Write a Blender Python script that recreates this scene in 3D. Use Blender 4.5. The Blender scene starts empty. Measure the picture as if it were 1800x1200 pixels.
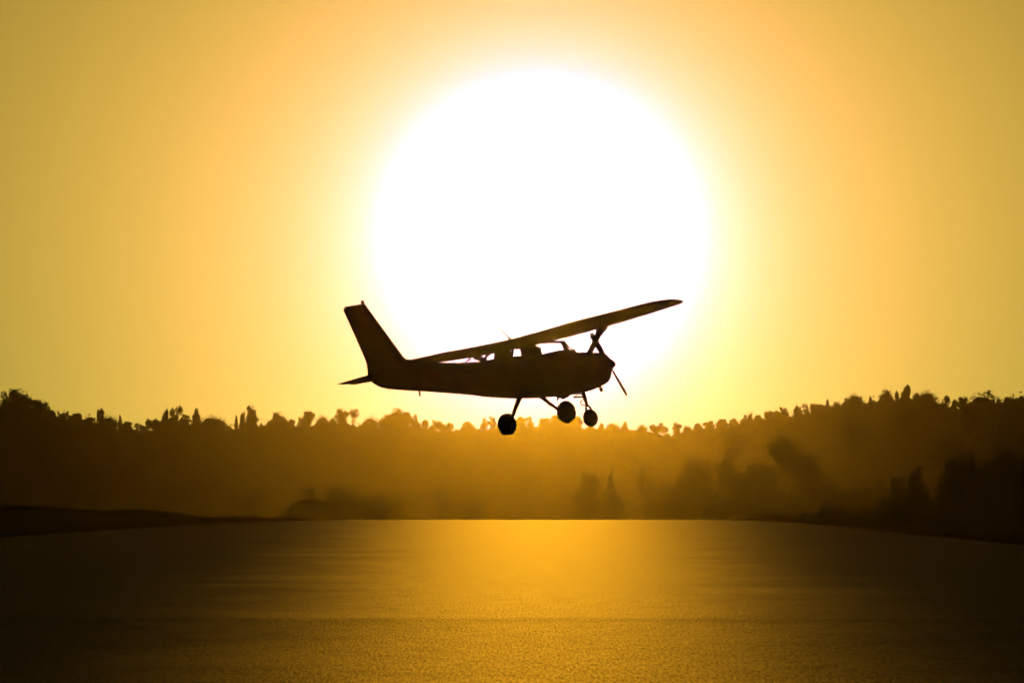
import bpy, bmesh, math, random
import numpy as np
from mathutils import Vector, Matrix, Euler
R = math.radians
sc = bpy.context.scene
col = sc.collection
rng = np.random.default_rng(7)
random.seed(7)

# ------------------------------------------------------------------ camera, sky, sun, exposure
CAM_H = 2.0
HZ = 868                          # the horizon's y in the photograph
FPX = 8000.0                      # focal length in pixels of the 1800 px wide photograph
PITCH = math.atan((HZ - 600) / FPX)
cd = bpy.data.cameras.new('camera'); cam = bpy.data.objects.new('camera', cd); col.objects.link(cam)
cam.location = (0, 0, CAM_H); cam.rotation_euler = (math.pi / 2 + PITCH, 0, 0)
cd.sensor_width = 36; cd.lens = 36 * FPX / 1800; cd.clip_start = 0.5; cd.clip_end = 9000
cd.dof.use_dof = True; cd.dof.focus_distance = 100; cd.dof.aperture_fstop = 9
sc.camera = cam

SUN_AZ = math.atan((950 - 900) / FPX)                 # to the right of the view axis
SUN_EL = math.atan((HZ - 410) / FPX)
sun_dir = Vector((math.sin(SUN_AZ) * math.cos(SUN_EL), math.cos(SUN_AZ) * math.cos(SUN_EL), math.sin(SUN_EL)))
EXPO = -1.0
vs = sc.view_settings
vs.view_transform = 'Standard'; vs.look = 'None'; vs.gamma = 1; vs.exposure = EXPO; vs.use_curve_mapping = False

sd = bpy.data.lights.new('sun', 'SUN'); sun = bpy.data.objects.new('sun', sd); col.objects.link(sun)
sd.energy = 3.0; sd.angle = R(0.5); sd.color = (1.0, 0.435, 0.012)
sun.rotation_euler = (-sun_dir).to_track_quat('-Z', 'Y').to_euler()
sun.location = (0, 40, 60)

sc.cycles.use_denoising = True; sc.cycles.denoising_input_passes = 'RGB'; sc.cycles.denoising_prefilter = 'ACCURATE'
world = bpy.data.worlds.new('World'); sc.world = world; world.use_nodes = True
nt = world.node_tree; nt.nodes.clear()
def N(t, kind, **kw):
    n = t.nodes.new(kind)
    for k, v in kw.items(): setattr(n, k, v)
    return n
def mth(t, op, a, b=None, c=None):
    n = t.nodes.new('ShaderNodeMath'); n.operation = op
    for i, v in enumerate((a, b, c)):
        if v is None: continue
        if isinstance(v, (int, float)): n.inputs[i].default_value = v
        else: t.links.new(v, n.inputs[i])
    return n.outputs[0]
def build_world():
    out = N(nt, 'ShaderNodeOutputWorld')
    sky = N(nt, 'ShaderNodeTexSky', sky_type='NISHITA', sun_disc=False)
    sky.sun_elevation = SUN_EL; sky.sun_rotation = SUN_AZ
    sky.dust_density = 4.0; sky.air_density = 2.0; sky.ozone_density = 0.5
    tint = N(nt, 'ShaderNodeMix', data_type='RGBA', blend_type='MULTIPLY'); tint.inputs[0].default_value = 1
    nt.links.new(sky.outputs[0], tint.inputs[6]); tint.inputs[7].default_value = (0.25, 0.19, 0.09, 1)
    b1 = N(nt, 'ShaderNodeBackground'); b1.inputs[1].default_value = 0.05
    nt.links.new(tint.outputs[2], b1.inputs[0])
    # the over-exposed sun and the hazy aureole round it, by angle from the sun's direction
    tc = N(nt, 'ShaderNodeTexCoord')
    nrm = N(nt, 'ShaderNodeVectorMath', operation='NORMALIZE'); nt.links.new(tc.outputs['Generated'], nrm.inputs[0])
    sub = N(nt, 'ShaderNodeVectorMath', operation='SUBTRACT'); nt.links.new(nrm.outputs[0], sub.inputs[0]); sub.inputs[1].default_value = sun_dir
    ln = N(nt, 'ShaderNodeVectorMath', operation='LENGTH'); nt.links.new(sub.outputs[0], ln.inputs[0])
    th = mth(nt, 'MULTIPLY', ln.outputs['Value'], 57.2958)      # degrees
    th = mth(nt, 'MAXIMUM', th, 1.2)
    sep = N(nt, 'ShaderNodeSeparateXYZ'); nt.links.new(nrm.outputs[0], sep.inputs[0])
    el = mth(nt, 'MULTIPLY', mth(nt, 'MAXIMUM', sep.outputs[2], 0.0), 57.2958)
    fe = mth(nt, 'EXPONENT', mth(nt, 'MULTIPLY', mth(nt, 'POWER', mth(nt, 'DIVIDE', el, SKY['el']), 2.0), -1.0))
    far = mth(nt, 'EXPONENT', mth(nt, 'MULTIPLY', th, -1 / 14.0))
    wide = mth(nt, 'DIVIDE', 1.0, mth(nt, 'ADD', mth(nt, 'POWER', mth(nt, 'DIVIDE', th, 12.0), 5.0), 1.0))
    mod = mth(nt, 'MULTIPLY', mth(nt, 'MULTIPLY', fe, far), wide)
    chans = []
    for (c0, a, th0, n_) in SKY['ch']:
        p = mth(nt, 'POWER', mth(nt, 'DIVIDE', th, th0), -n_)
        v = mth(nt, 'ADD', mth(nt, 'MULTIPLY', p, a), c0)
        chans.append(mth(nt, 'MINIMUM', mth(nt, 'MULTIPLY', v, mod), 1.6))
    cmb = N(nt, 'ShaderNodeCombineColor')
    for i in range(3): nt.links.new(chans[i], cmb.inputs[i])
    b2 = N(nt, 'ShaderNodeBackground'); b2.inputs[1].default_value = 2.0 ** (-EXPO)
    nt.links.new(cmb.outputs[0], b2.inputs[0])
    add = N(nt, 'ShaderNodeAddShader'); nt.links.new(b1.outputs[0], add.inputs[0]); nt.links.new(b2.outputs[0], add.inputs[1])
    nt.links.new(add.outputs[0], out.inputs[0])
SKY = dict(el=14.0, ch=[(0.0, 1.0, 5.0, 0.90), (0.0, 0.985, 2.4, 0.49), (0.08, 0.95, 2.19, 3.5)])
build_world()

# ------------------------------------------------------------------ helpers
def mat(name, colr, rough=0.6, metal=0.0, var=0.15, scale=3.0, spec=0.5, bump=0.0, bscale=40.0):
    m = bpy.data.materials.new(name); m.use_nodes = True; t = m.node_tree
    b = t.nodes['Principled BSDF']; b.inputs['Roughness'].default_value = rough; b.inputs['Metallic'].default_value = metal
    b.inputs['Specular IOR Level'].default_value = spec
    tc = N(t, 'ShaderNodeTexCoord'); nz = N(t, 'ShaderNodeTexNoise'); nz.inputs['Scale'].default_value = scale; nz.inputs['Detail'].default_value = 5
    t.links.new(tc.outputs['Object'], nz.inputs['Vector'])
    rp = N(t, 'ShaderNodeValToRGB'); e = rp.color_ramp.elements
    e[0].position = 0.3; e[1].position = 0.7
    e[0].color = tuple(c * (1 - var) for c in colr) + (1,); e[1].color = tuple(min(1, c * (1 + var)) for c in colr) + (1,)
    t.links.new(nz.outputs[0], rp.inputs[0]); t.links.new(rp.outputs[0], b.inputs['Base Color'])
    if bump:
        n2 = N(t, 'ShaderNodeTexNoise'); n2.inputs['Scale'].default_value = bscale; n2.inputs['Detail'].default_value = 4
        t.links.new(tc.outputs['Object'], n2.inputs['Vector'])
        bp = N(t, 'ShaderNodeBump'); bp.inputs['Strength'].default_value = bump; bp.inputs['Distance'].default_value = 0.05
        t.links.new(n2.outputs[0], bp.inputs['Height']); t.links.new(bp.outputs[0], b.inputs['Normal'])
    return m
M = {}
def mesh(name, v, f, smooth=False):
    me = bpy.data.meshes.new(name); me.from_pydata([tuple(map(float, p)) for p in v], [], f)
    me.update()
    if smooth: me.polygons.foreach_set('use_smooth', [True] * len(me.polygons))
    return me
def big_mesh(name, V, Q):
    """V (n,3), Q (m,k) arrays -> mesh, fast"""
    me = bpy.data.meshes.new(name); k = Q.shape[1]
    me.vertices.add(len(V)); me.vertices.foreach_set('co', V.astype(np.float32).ravel())
    me.loops.add(Q.size); me.loops.foreach_set('vertex_index', Q.astype(np.int32).ravel())
    me.polygons.add(len(Q)); me.polygons.foreach_set('loop_start', np.arange(0, Q.size, k, dtype=np.int32))
    me.update(calc_edges=True)
    return me
def link(name, me, m, parent=None, loc=None):
    o = bpy.data.objects.new(name, me); col.objects.link(o)
    if m is not None and not me.materials: me.materials.append(m)
    if parent is not None: o.parent = parent
    if loc is not None: o.location = loc
    return o
def empty(name, label, cat, loc, group=None):
    o = bpy.data.objects.new(name, None); col.objects.link(o); o.location = loc; o.empty_display_size = 0.5
    o['label'] = label; o['category'] = cat
    if group: o['group'] = group
    return o
def px_dir(px, py):                                   # a pixel of the photograph -> ray (y component about 1)
    c, s = math.cos(PITCH), math.sin(PITCH); a = (px - 900) / FPX; b = (600 - py) / FPX
    return Vector((a, c - b * s, s + b * c))

# ------------------------------------------------------------------ the lie of the land
def interp(x, pts):
    xs, ys = zip(*pts); return np.interp(x, xs, ys)
RIDGE_D = [(-3000, 1100), (0, 1020), (300, 1560), (600, 2350), (900, 2950), (1200, 2850), (1500, 1850), (1800, 1080), (5000, 1150)]
CANOPY = [(-3000, 690), (-400, 700), (0, 706), (60, 714), (100, 731), (150, 737), (200, 744), (235, 751), (270, 751), (300, 739), (350, 743), (400, 752), (430, 746),
          (470, 741), (520, 746), (560, 743), (600, 741), (650, 745), (700, 741), (750, 749), (800, 751), (860, 750), (940, 747), (1000, 745),
          (1050, 748), (1120, 751), (1178, 761), (1230, 752), (1300, 739), (1350, 733), (1400, 726), (1450, 713), (1500, 704), (1540, 701),
          (1600, 697), (1660, 706), (1700, 708), (1745, 699), (1800, 700), (2300, 700), (5000, 700)]
UNDER = 8.0                                            # height of the lower canopy
def ridge_z(a):
    D = interp(a, RIDGE_D); yg = interp(a, CANOPY) + UNDER * FPX / D
    return CAM_H + (HZ - yg) / FPX * D
def smooth(t):
    t = np.clip(t, 0, 1); return t * t * (3 - 2 * t)
def ground_z(x, y):
    x = np.asarray(x, float); y = np.asarray(y, float)
    d = np.hypot(x, y); front = y > 1.0
    a = np.where(front, np.clip(900 + FPX * x / np.maximum(y, 1.0), -6000, 8000), 0)
    D = interp(a, RIDGE_D); Z = ridge_z(a)
    up = (0.12 * smooth((d / D - 0.62) / 0.15) + 0.88 * smooth((d / D - 0.80) / 0.20)) * Z
    dn = 1 - 0.35 * smooth((d / D - 1.02) / 0.4)
    roll = 0.35 * np.sin(x * 0.031 + y * 0.017) * np.sin(y * 0.023 - x * 0.011) * smooth((d - 520) / 200)
    z = up * dn + roll
    side = smooth((y / np.maximum(d, 1) - 0.55) / 0.25)    # hills only ahead
    # beyond the crest the land falls away into a shallow valley, then climbs to the ridge
    base = -0.06 - 0.5 * smooth((d - 230) / 130) - side * np.maximum(0, (np.minimum(d, 3000) - 356) * 0.0056)
    Z = Z + 0.5 + (np.minimum(D, 3000) - 356) * 0.0056
    # low earth bank on the left, 300 m out
    bank = 1.45 * np.exp(-((d - 392) / 30) ** 2) * interp(a, [(-4000, 1.1), (-300, 1.05), (0, 1.0), (100, 0.92), (135, 0.82), (200, 0.62), (330, 0.55), (470, 0.35), (560, 0.0), (9000, 0)])
    return base + z * side + bank * side

def polar_ground():
    az = np.concatenate([np.arange(-180, -40, 6.0), np.arange(-40, -9, 0.8), np.arange(-9, 9, 0.12), np.arange(9, 40, 0.8), np.arange(40, 180, 6.0)])
    rr = np.concatenate([[2.0, 20, 60, 110, 160, 200, 230], np.arange(250, 460, 12.0), np.arange(460, 3400, 36.0), [3450, 3600, 3800, 4100]])
    A, RR = np.meshgrid(np.radians(az), rr); X = RR * np.sin(A); Y = RR * np.cos(A); Z = ground_z(X, Y)
    nr, na = A.shape
    V = np.stack([X.ravel(), Y.ravel(), Z.ravel()], 1); V = np.vstack([V, [[0, 0, -0.06]]])
    i = np.arange(nr - 1)[:, None]; j = np.arange(na)[None, :]; j2 = (j + 1) % na
    Q = np.stack([(i * na + j), (i * na + j2), ((i + 1) * na + j2), ((i + 1) * na + j)], -1).reshape(-1, 4)
    me = mesh('ground', V, [tuple(map(int, q)) for q in Q] + [(int(j), len(V) - 1, int((j + 1) % na)) for j in range(na)], True)
    return me
M['ground'] = mat('dry_grass_ground', (0.045, 0.05, 0.02), 0.95, var=0.4, scale=0.08, spec=0.0)
g = link('ground', polar_ground(), M['ground']); g['kind'] = 'structure'

# the airfield surface: one sheet whose far edge is the crest the photograph shows
def airfield_mat():
    m = bpy.data.materials.new('airfield_asphalt'); m.use_nodes = True; t = m.node_tree; b = t.nodes['Principled BSDF']
    tc = N(t, 'ShaderNodeTexCoord')
    def noise(scale, detail, rough=0.5, stretch=None):
        n = N(t, 'ShaderNodeTexNoise'); n.inputs['Scale'].default_value = scale; n.inputs['Detail'].default_value = detail; n.inputs['Roughness'].default_value = rough
        if stretch:
            mp = N(t, 'ShaderNodeMapping'); mp.inputs['Scale'].default_value = stretch; t.links.new(tc.outputs['Object'], mp.inputs[0]); t.links.new(mp.outputs[0], n.inputs['Vector'])
        else: t.links.new(tc.outputs['Object'], n.inputs['Vector'])
        return n.outputs[0]
    patch = noise(0.35, 6, 0.6, (0.5, 0.35, 1)); grain = noise(1.0, 5, 0.75, (30.0, 1.6, 1)); fine = noise(1.0, 3, 0.6, (60.0, 4.0, 1))
    rp = N(t, 'ShaderNodeValToRGB'); e = rp.color_ramp.elements; e[0].position = 0.35; e[1].position = 0.68
    e[0].color = (0.022, 0.020, 0.018, 1); e[1].color = (0.048, 0.044, 0.038, 1)
    mx = mth(t, 'ADD', mth(t, 'MULTIPLY', patch, 0.6), mth(t, 'MULTIPLY', grain, 0.4))
    t.links.new(mx, rp.inputs[0])
    t.nodes.remove(b); out = t.nodes['Material Output']
    df = N(t, 'ShaderNodeBsdfDiffuse'); t.links.new(rp.outputs[0], df.inputs[0])
    gl = N(t, 'ShaderNodeBsdfGlossy', distribution='BECKMANN'); 
    gm = N(t, 'ShaderNodeMapRange'); gm.inputs[1].default_value = 0.34; gm.inputs[2].default_value = 0.66; gm.inputs[3].default_value = AIR['g0']; gm.inputs[4].default_value = AIR['g1']
    t.links.new(mth(t, 'ADD', mth(t, 'ADD', mth(t, 'MULTIPLY', grain, 0.72), mth(t, 'MULTIPLY', patch, 0.16)), mth(t, 'MULTIPLY', noise(1.0, 4, 0.7, (1.6, 0.5, 1)), 0.12)), gm.inputs[0]); 
    # an older, duller strip of surfacing nearer the camera, with a dark seam where the two meet
    sy = N(t, 'ShaderNodeSeparateXYZ'); t.links.new(tc.outputs['Object'], sy.inputs[0])
    yy = mth(t, 'ADD', sy.outputs[1], mth(t, 'MULTIPLY', mth(t, 'SUBTRACT', noise(0.5, 4, 0.6), 0.5), 4.0))
    old = mth(t, 'MINIMUM', mth(t, 'MAXIMUM', mth(t, 'MULTIPLY', mth(t, 'SUBTRACT', yy, 73.0), 0.6), 0.0), 1.0)
    seam = mth(t, 'MINIMUM', mth(t, 'MAXIMUM', mth(t, 'MULTIPLY', mth(t, 'ABSOLUTE', mth(t, 'SUBTRACT', yy, 72.2)), 0.55), 0.0), 1.0)
    fac = mth(t, 'MULTIPLY', mth(t, 'ADD', mth(t, 'MULTIPLY', old, 0.13), 0.87), mth(t, 'ADD', mth(t, 'MULTIPLY', seam, 0.12), 0.88))
    t.links.new(mth(t, 'MULTIPLY', gm.outputs[0], fac), gl.inputs[0])
    rg = N(t, 'ShaderNodeMapRange'); rg.inputs[1].default_value = 0.35; rg.inputs[2].default_value = 0.7; rg.inputs[3].default_value = AIR['r0']; rg.inputs[4].default_value = AIR['r1']
    t.links.new(patch, rg.inputs[0]); t.links.new(rg.outputs[0], gl.inputs['Roughness'])
    fr = N(t, 'ShaderNodeFresnel'); fr.inputs[0].default_value = AIR['ior']
    ms = N(t, 'ShaderNodeMixShader'); t.links.new(fr.outputs[0], ms.inputs[0]); t.links.new(df.outputs[0], ms.inputs[1]); t.links.new(gl.outputs[0], ms.inputs[2]); t.links.new(ms.outputs[0], out.inputs[0])
    h = mth(t, 'ADD', mth(t, 'MULTIPLY', grain, 1.0), mth(t, 'MULTIPLY', fine, 0.35))
    h = mth(t, 'ADD', h, mth(t, 'MULTIPLY', noise(0.8, 3, 0.5), 0.5))
    bp = N(t, 'ShaderNodeBump'); bp.inputs['Strength'].default_value = AIR['bump']; bp.inputs['Distance'].default_value = AIR['dist']
    t.links.new(h, bp.inputs['Height']); t.links.new(bp.outputs[0], gl.inputs['Normal'])
    return m
AIR = dict(r0=0.59, r1=0.63, ior=1.45, bump=0.45, dist=0.012, g0=0.03, g1=0.31)
M['air'] = airfield_mat()
edge_px = [(-2600, 1400), (-900, 1050), (-200, 962), (0, 944), (200, 931), (400, 919), (520, 914.6), (600, 913.2), (700, 913), (950, 913), (1200, 913), (1300, 914), (1380, 917),
           (1450, 923), (1560, 935), (1700, 948), (1900, 968), (2200, 1020), (2800, 1150), (4200, 1500)]
pts = []
for (px, py) in edge_px:
    d = px_dir(px, py); k = -CAM_H / d.z; pts.append((d.x * k, d.y * k))
pts = [(-60, -140)] + pts + [(60, -140)]
def smooth_poly(p, n=2):
    for _ in range(n):
        q = [p[0]]
        for a, b in zip(p[:-1], p[1:]):
            q += [(a[0] * .75 + b[0] * .25, a[1] * .75 + b[1] * .25), (a[0] * .25 + b[0] * .75, a[1] * .25 + b[1] * .75)]
        p = q + [p[-1]]
    return p
pts = smooth_poly(pts)
af = link('airfield', mesh('airfield', [(x, y, 0.0) for x, y in pts][::-1], [tuple(range(len(pts)))]), M['air']); af['kind'] = 'structure'

# ------------------------------------------------------------------ the light aircraft (x forward, y to its left, z up; origin between the main wheels)
def paint_mat():
    m = bpy.data.materials.new('aircraft_paint'); m.use_nodes = True; t = m.node_tree; b = t.nodes['Principled BSDF']
    b.inputs['Roughness'].default_value = 0.5; b.inputs['Specular IOR Level'].default_value = 0.35
    tc = N(t, 'ShaderNodeTexCoord'); sp = N(t, 'ShaderNodeSeparateXYZ'); t.links.new(tc.outputs['Object'], sp.inputs[0])
    # two swept cheat lines that rise towards the nose
    zz = mth(t, 'SUBTRACT', sp.outputs[2], mth(t, 'MULTIPLY', mth(t, 'POWER', mth(t, 'MULTIPLY', mth(t, 'MAXIMUM', mth(t, 'ADD', sp.outputs[0], 0.2), 0.0), 0.5), 2.0), 0.14))
    l1 = mth(t, 'COMPARE', zz, 1.03, 0.035); l2 = mth(t, 'COMPARE', zz, 0.90, 0.02)
    ln = mth(t, 'MAXIMUM', l1, l2)
    nz = N(t, 'ShaderNodeTexNoise'); nz.inputs['Scale'].default_value = 2.2; nz.inputs['Detail'].default_value = 6; t.links.new(tc.outputs['Object'], nz.inputs['Vector'])
    rp = N(t, 'ShaderNodeValToRGB'); e = rp.color_ramp.elements; e[0].position = .3; e[1].position = .7
    e[0].color = (0.30, 0.28, 0.25, 1); e[1].color = (0.40, 0.38, 0.34, 1); t.links.new(nz.outputs[0], rp.inputs[0])
    mx = N(t, 'ShaderNodeMix', data_type='RGBA'); t.links.new(ln, mx.inputs[0]); t.links.new(rp.outputs[0], mx.inputs[6]); mx.inputs[7].default_value = (0.13, 0.10, 0.09, 1)
    t.links.new(mx.outputs[2], b.inputs['Base Color'])
    return m
def glass_mat():
    m = bpy.data.materials.new('cabin_glass'); m.use_nodes = True; t = m.node_tree; t.nodes.clear()
    out = N(t, 'ShaderNodeOutputMaterial'); tr = N(t, 'ShaderNodeBsdfTransparent'); tr.inputs[0].default_value = (0.95, 0.96, 0.95, 1)
    gl = N(t, 'ShaderNodeBsdfGlossy'); gl.inputs['Roughness'].default_value = 0.03; gl.inputs[0].default_value = (0.9, 0.9, 0.9, 1)
    fr = N(t, 'ShaderNodeFresnel'); fr.inputs[0].default_value = 1.03
    mx = N(t, 'ShaderNodeMixShader'); t.links.new(fr.outputs[0], mx.inputs[0]); t.links.new(tr.outputs[0], mx.inputs[1]); t.links.new(gl.outputs[0], mx.inputs[2]); t.links.new(mx.outputs[0], out.inputs[0])
    return m
M['paint'] = paint_mat(); M['glass'] = glass_mat()
M['metal'] = mat('brushed_metal', (0.14, 0.14, 0.135), 0.5, 0.5, var=0.1, scale=8)
M['dark'] = mat('dark_paint', (0.03, 0.03, 0.03), 0.5, var=0.3, scale=9)
M['tyre'] = mat('tyre_rubber', (0.02, 0.02, 0.02), 0.85, var=0.3, scale=12)
M['seat'] = mat('seat_cloth', (0.10, 0.06, 0.04), 0.9, var=0.3, scale=14)
M['beacon'] = mat('beacon_lens', (0.5, 0.05, 0.03), 0.2, var=0.1)
M['prop'] = mat('propeller_paint', (0.04, 0.04, 0.045), 0.35, var=0.2, scale=6)

def loft(name, rings, m, parent, cap=True, smooth=True, closed=True):
    n = len(rings[0]); V = [p for r in rings for p in r]; F = []
    for i in range(len(rings) - 1):
        for j in range(n if closed else n - 1):
            k = (j + 1) % n; F.append((i * n + j, i * n + k, (i + 1) * n + k, (i + 1) * n + j))
    if cap: F.append(tuple(range(n))[::-1]); F.append(tuple((len(rings) - 1) * n + j for j in range(n)))
    me = mesh(name, V, F, smooth)
    bm = bmesh.new(); bm.from_mesh(me); bmesh.ops.recalc_face_normals(bm, faces=bm.faces); bm.to_mesh(me); bm.free()
    if smooth and hasattr(me, 'set_sharp_from_angle'): me.set_sharp_from_angle(angle=R(38))
    return link(name, me, m, parent)
def tube(name, path, rad, m, parent, n=10, ell=None):
    """round (or flattened: ell = (along x, across)) bar through the points of path"""
    P = [Vector(p) for p in path]; rr = rad if isinstance(rad, (list, tuple)) else [rad] * len(P); rings = []
    for i, p in enumerate(P):
        d = (P[min(i + 1, len(P) - 1)] - P[max(i - 1, 0)]).normalized()
        u = Vector((1, 0, 0)) if abs(d.x) < 0.9 else Vector((0, 0, 1)); u = (u - d * u.dot(d)).normalized(); w = d.cross(u)
        e = ell or (1, 1)
        rings.append([p + u * math.cos(a) * rr[i] * e[0] + w * math.sin(a) * rr[i] * e[1] for a in [2 * math.pi * k / n for k in range(n)]])
    return loft(name, rings, m, parent)
def lathe_y(name, prof, c, m, parent, n=36):
    """revolve (radius, y) round an axis parallel to y through c"""
    rings = [[Vector((c[0] + r * math.cos(a), c[1] + y, c[2] + r * math.sin(a))) for a in [2 * math.pi * k / n for k in range(n)]] for r, y in prof]
    return loft(name, rings, m, parent)
def fus_ring(X, zt, zb, w, n=28, e=2.8, shift=0.0):
    out = []; zc = (zt + zb) / 2; h = (zt - zb) / 2
    for k in range(n):
        a = 2 * math.pi * (k + .5) / n; c, s = math.cos(a), math.sin(a)
        out.append(Vector((X, w * math.copysign(abs(c) ** (2 / e), c), zc + h * math.copysign(abs(s) ** (2 / e), s))))
    return out
def catmull(rows, per=3):
    out = []
    rows = [np.array(r, float) for r in rows]
    for i in range(len(rows) - 1):
        p0 = rows[max(i - 1, 0)]; p1 = rows[i]; p2 = rows[i + 1]; p3 = rows[min(i + 2, len(rows) - 1)]
        for k in range(per):
            t = k / per; m1 = (p2 - p0) / (abs(p2[0] - p0[0]) + 1e-9) * abs(p2[0] - p1[0]); m2 = (p3 - p1) / (abs(p3[0] - p1[0]) + 1e-9) * abs(p2[0] - p1[0])
            out.append((2 * t**3 - 3 * t**2 + 1) * p1 + (t**3 - 2 * t**2 + t) * m1 + (-2 * t**3 + 3 * t**2) * p2 + (t**3 - t**2) * m2)
    out.append(rows[-1]); return out
def airfoil(chord, thick, n=12, x0=0.0, x1=1.0):
    """closed ring of (x back from the leading edge, z) between chord fractions x0 and x1"""
    xs = [x0 + (x1 - x0) * (1 - math.cos(math.pi * k / n)) / 2 for k in range(n + 1)]
    def t(x): return 5 * thick * (0.2969 * math.sqrt(max(x, 0)) - 0.126 * x - 0.3516 * x * x + 0.2843 * x**3 - 0.1036 * x**4)
    def cam_(x): return 0.02 * 4 * x * (1 - x)
    up = [(x, cam_(x) + t(x)) for x in xs]; lo = [(x, cam_(x) - t(x) * 0.85) for x in xs[::-1]]
    if x0 == 0: lo = lo[:-1]
    return [(x * chord, z * chord) for x, z in up + lo]

POSE_LOC = px_dir(943, 735) * (100 / px_dir(943, 735).y) + Vector((0, 0, CAM_H))
plane = empty('light_aircraft', 'high-wing single-engine light aircraft flying low over the airfield in front of the sun', 'aircraft', POSE_LOC)
plane.rotation_euler = (R(-6.0), R(-2.2), R(34.3))

# fuselage behind the cowling
FUS = [(0.95, 1.43, .49, .54), (0.6, 1.42, .475, .56), (0.1, 1.39, .46, .565), (-0.5, 1.37, .475, .56), (-1.1, 1.32, .52, .52), (-1.6, 1.27, .57, .43),
       (-2.2, 1.275, .62, .335), (-2.9, 1.30, .675, .235), (-3.5, 1.31, .72, .165), (-3.9, 1.27, .77, .12), (-4.12, 1.20, .86, .085), (-4.24, 1.10, .96, .04)]
fus = loft('fuselage', [fus_ring(*r, e=3.4 if r[0] > -1.4 else 2.7) for r in catmull(FUS)], M['paint'], plane)
CW = [(0.953, 1.43, .49, .54), (1.25, 1.425, .525, .52), (1.5, 1.415, .575, .49), (1.70, 1.405, .645, .44), (1.84, 1.385, .69, .38), (1.93, 1.35, .78, .31), (1.97, 1.29, .94, .20)]
cow = loft('cowling', [fus_ring(*r, e=2.8) for r in catmull(CW)], M['paint'], plane)
for s in (-1, 1):
    link_ = tube('air_intake', [(1.90, s * 0.2, 1.17), (1.955, s * 0.2, 1.17)], 0.075, M['dark'], cow)
tube('landing_light', [(1.86, 0, .86), (1.955, 0, .90)], 0.06, M['glass'], cow)
# spinner and propeller
sp_prof = [(1.975, .14), (2.06, .137), (2.14, .115), (2.21, .075), (2.255, .035), (2.27, .008)]
loft('spinner', [[Vector((x, r * math.cos(a), 1.15 + r * math.sin(a))) for a in [2 * math.pi * k / 20 for k in range(20)]] for x, r in sp_prof], M['metal'], plane)
hub = Vector((2.085, 0, 1.15)); bd = Vector((0, 0.60, 0.80)).normalized(); cross = Vector((0, 0.80, -0.60)).normalized(); ax = Vector((1, 0, 0))
for s in (1, -1):
    rings = []
    for k in range(15):
        t = k / 14; r = 0.02 + 0.95 * t
        ch = (0.055 + 0.085 * math.sin(min(t * 1.25, 1) * math.pi * 0.62)) * (1 if t < 0.93 else max(0.25, 1 - ((t - .93) / .07) ** 2 * .8))
        th = 0.030 * (1 - t) + 0.007; tw = R(30 - 16 * t)
        u = (cross * s * math.cos(tw) - ax * math.sin(tw)); w = (bd * s).cross(u)
        rings.append([hub + bd * s * r + u * math.cos(a) * ch / 2 + w * math.sin(a) * th / 2 for a in [2 * math.pi * q / 12 for q in range(12)]])
    loft('propeller_blade', rings, M['prop'], plane)

# cabin: posts, roof, glass
SILL, ROOF = 1.385, 1.625
def quad_prism(name, pts, thick, m, parent):
    """pts: outline in order; thickened along y towards the inside"""
    s = 1 if sum(p[1] for p in pts) < 0 else -1
    return loft(name, [[Vector(p) for p in pts], [Vector((p[0], p[1] + s * thick, p[2])) for p in pts]], m, parent, smooth=False)
def side_y(z): return 0.55 - (z - SILL) / (ROOF - SILL) * 0.05
for s in (-1, 1):
    def pt(x, z): return (x, s * side_y(z), z)
    quad_prism('windshield_post', [pt(.50, ROOF), pt(.57, SILL - .05), pt(.70, SILL - .05), pt(.61, ROOF)], .035, M['paint'], plane)
    quad_prism('door_post', [pt(-.60, ROOF), pt(-.62, SILL - .07), pt(-.17, SILL - .07), pt(-.19, ROOF)], .035, M['paint'], plane)
    quad_prism('rear_cabin_post', [pt(-.78, ROOF), pt(-.92, SILL - .10), pt(-.87, SILL - .10), pt(-.73, ROOF)], .035, M['paint'], plane)
    # door in the fuselage side, with its window
    dr = loft('door', [[Vector((x, s * (y + dy), z)) for x, z, y in ((.50, 1.352, .563), (-.27, 1.352, .566), (-.24, .72, .566), (.46, .72, .567))] for dy in (-.02, .004)], M['paint'], plane, smooth=False)
    tube('door_handle', [(-.16, s * .575, 1.14), (-.02, s * .585, 1.14)], .012, M['metal'], dr)
    wf = quad_prism('window', [pt(.505, ROOF - .002), pt(.56, SILL - .03), pt(-.165, SILL - .03), pt(-.192, ROOF - .002)], .006, M['glass'], dr)
    quad_prism('rear_side_window', [pt(-.602, ROOF - .002), pt(-.622, SILL - .05), pt(-.868, SILL - .07), pt(-.728, ROOF - .002)], .006, M['glass'], plane)
    # rail above the side glass
    quad_prism('roof_rail', [pt(.56, ROOF + .02), pt(.56, ROOF - .03), pt(-.25, ROOF - .03), pt(-.62, ROOF - .05), pt(-1.0, ROOF - .04), pt(-1.02, ROOF + .02)], .045, M['paint'], plane)
# windshield: curved single pane from the cowling up to the leading edge of the wing
rows = []
for k in range(5):
    t = k / 4; x = 1.06 - 0.47 * t; z = 1.425 + (ROOF + .04 - 1.425) * t + 0.03 * math.sin(t * math.pi)
    rows.append([Vector((x - 0.40 * (1 - t) * abs(u) ** 3 - .0 * abs(u), u * (0.53 - .04 * t), z)) for u in [-1 + 2 * j / 12 for j in range(13)]])
ws = loft('windshield', rows, M['glass'], plane, cap=False, closed=False)
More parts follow.
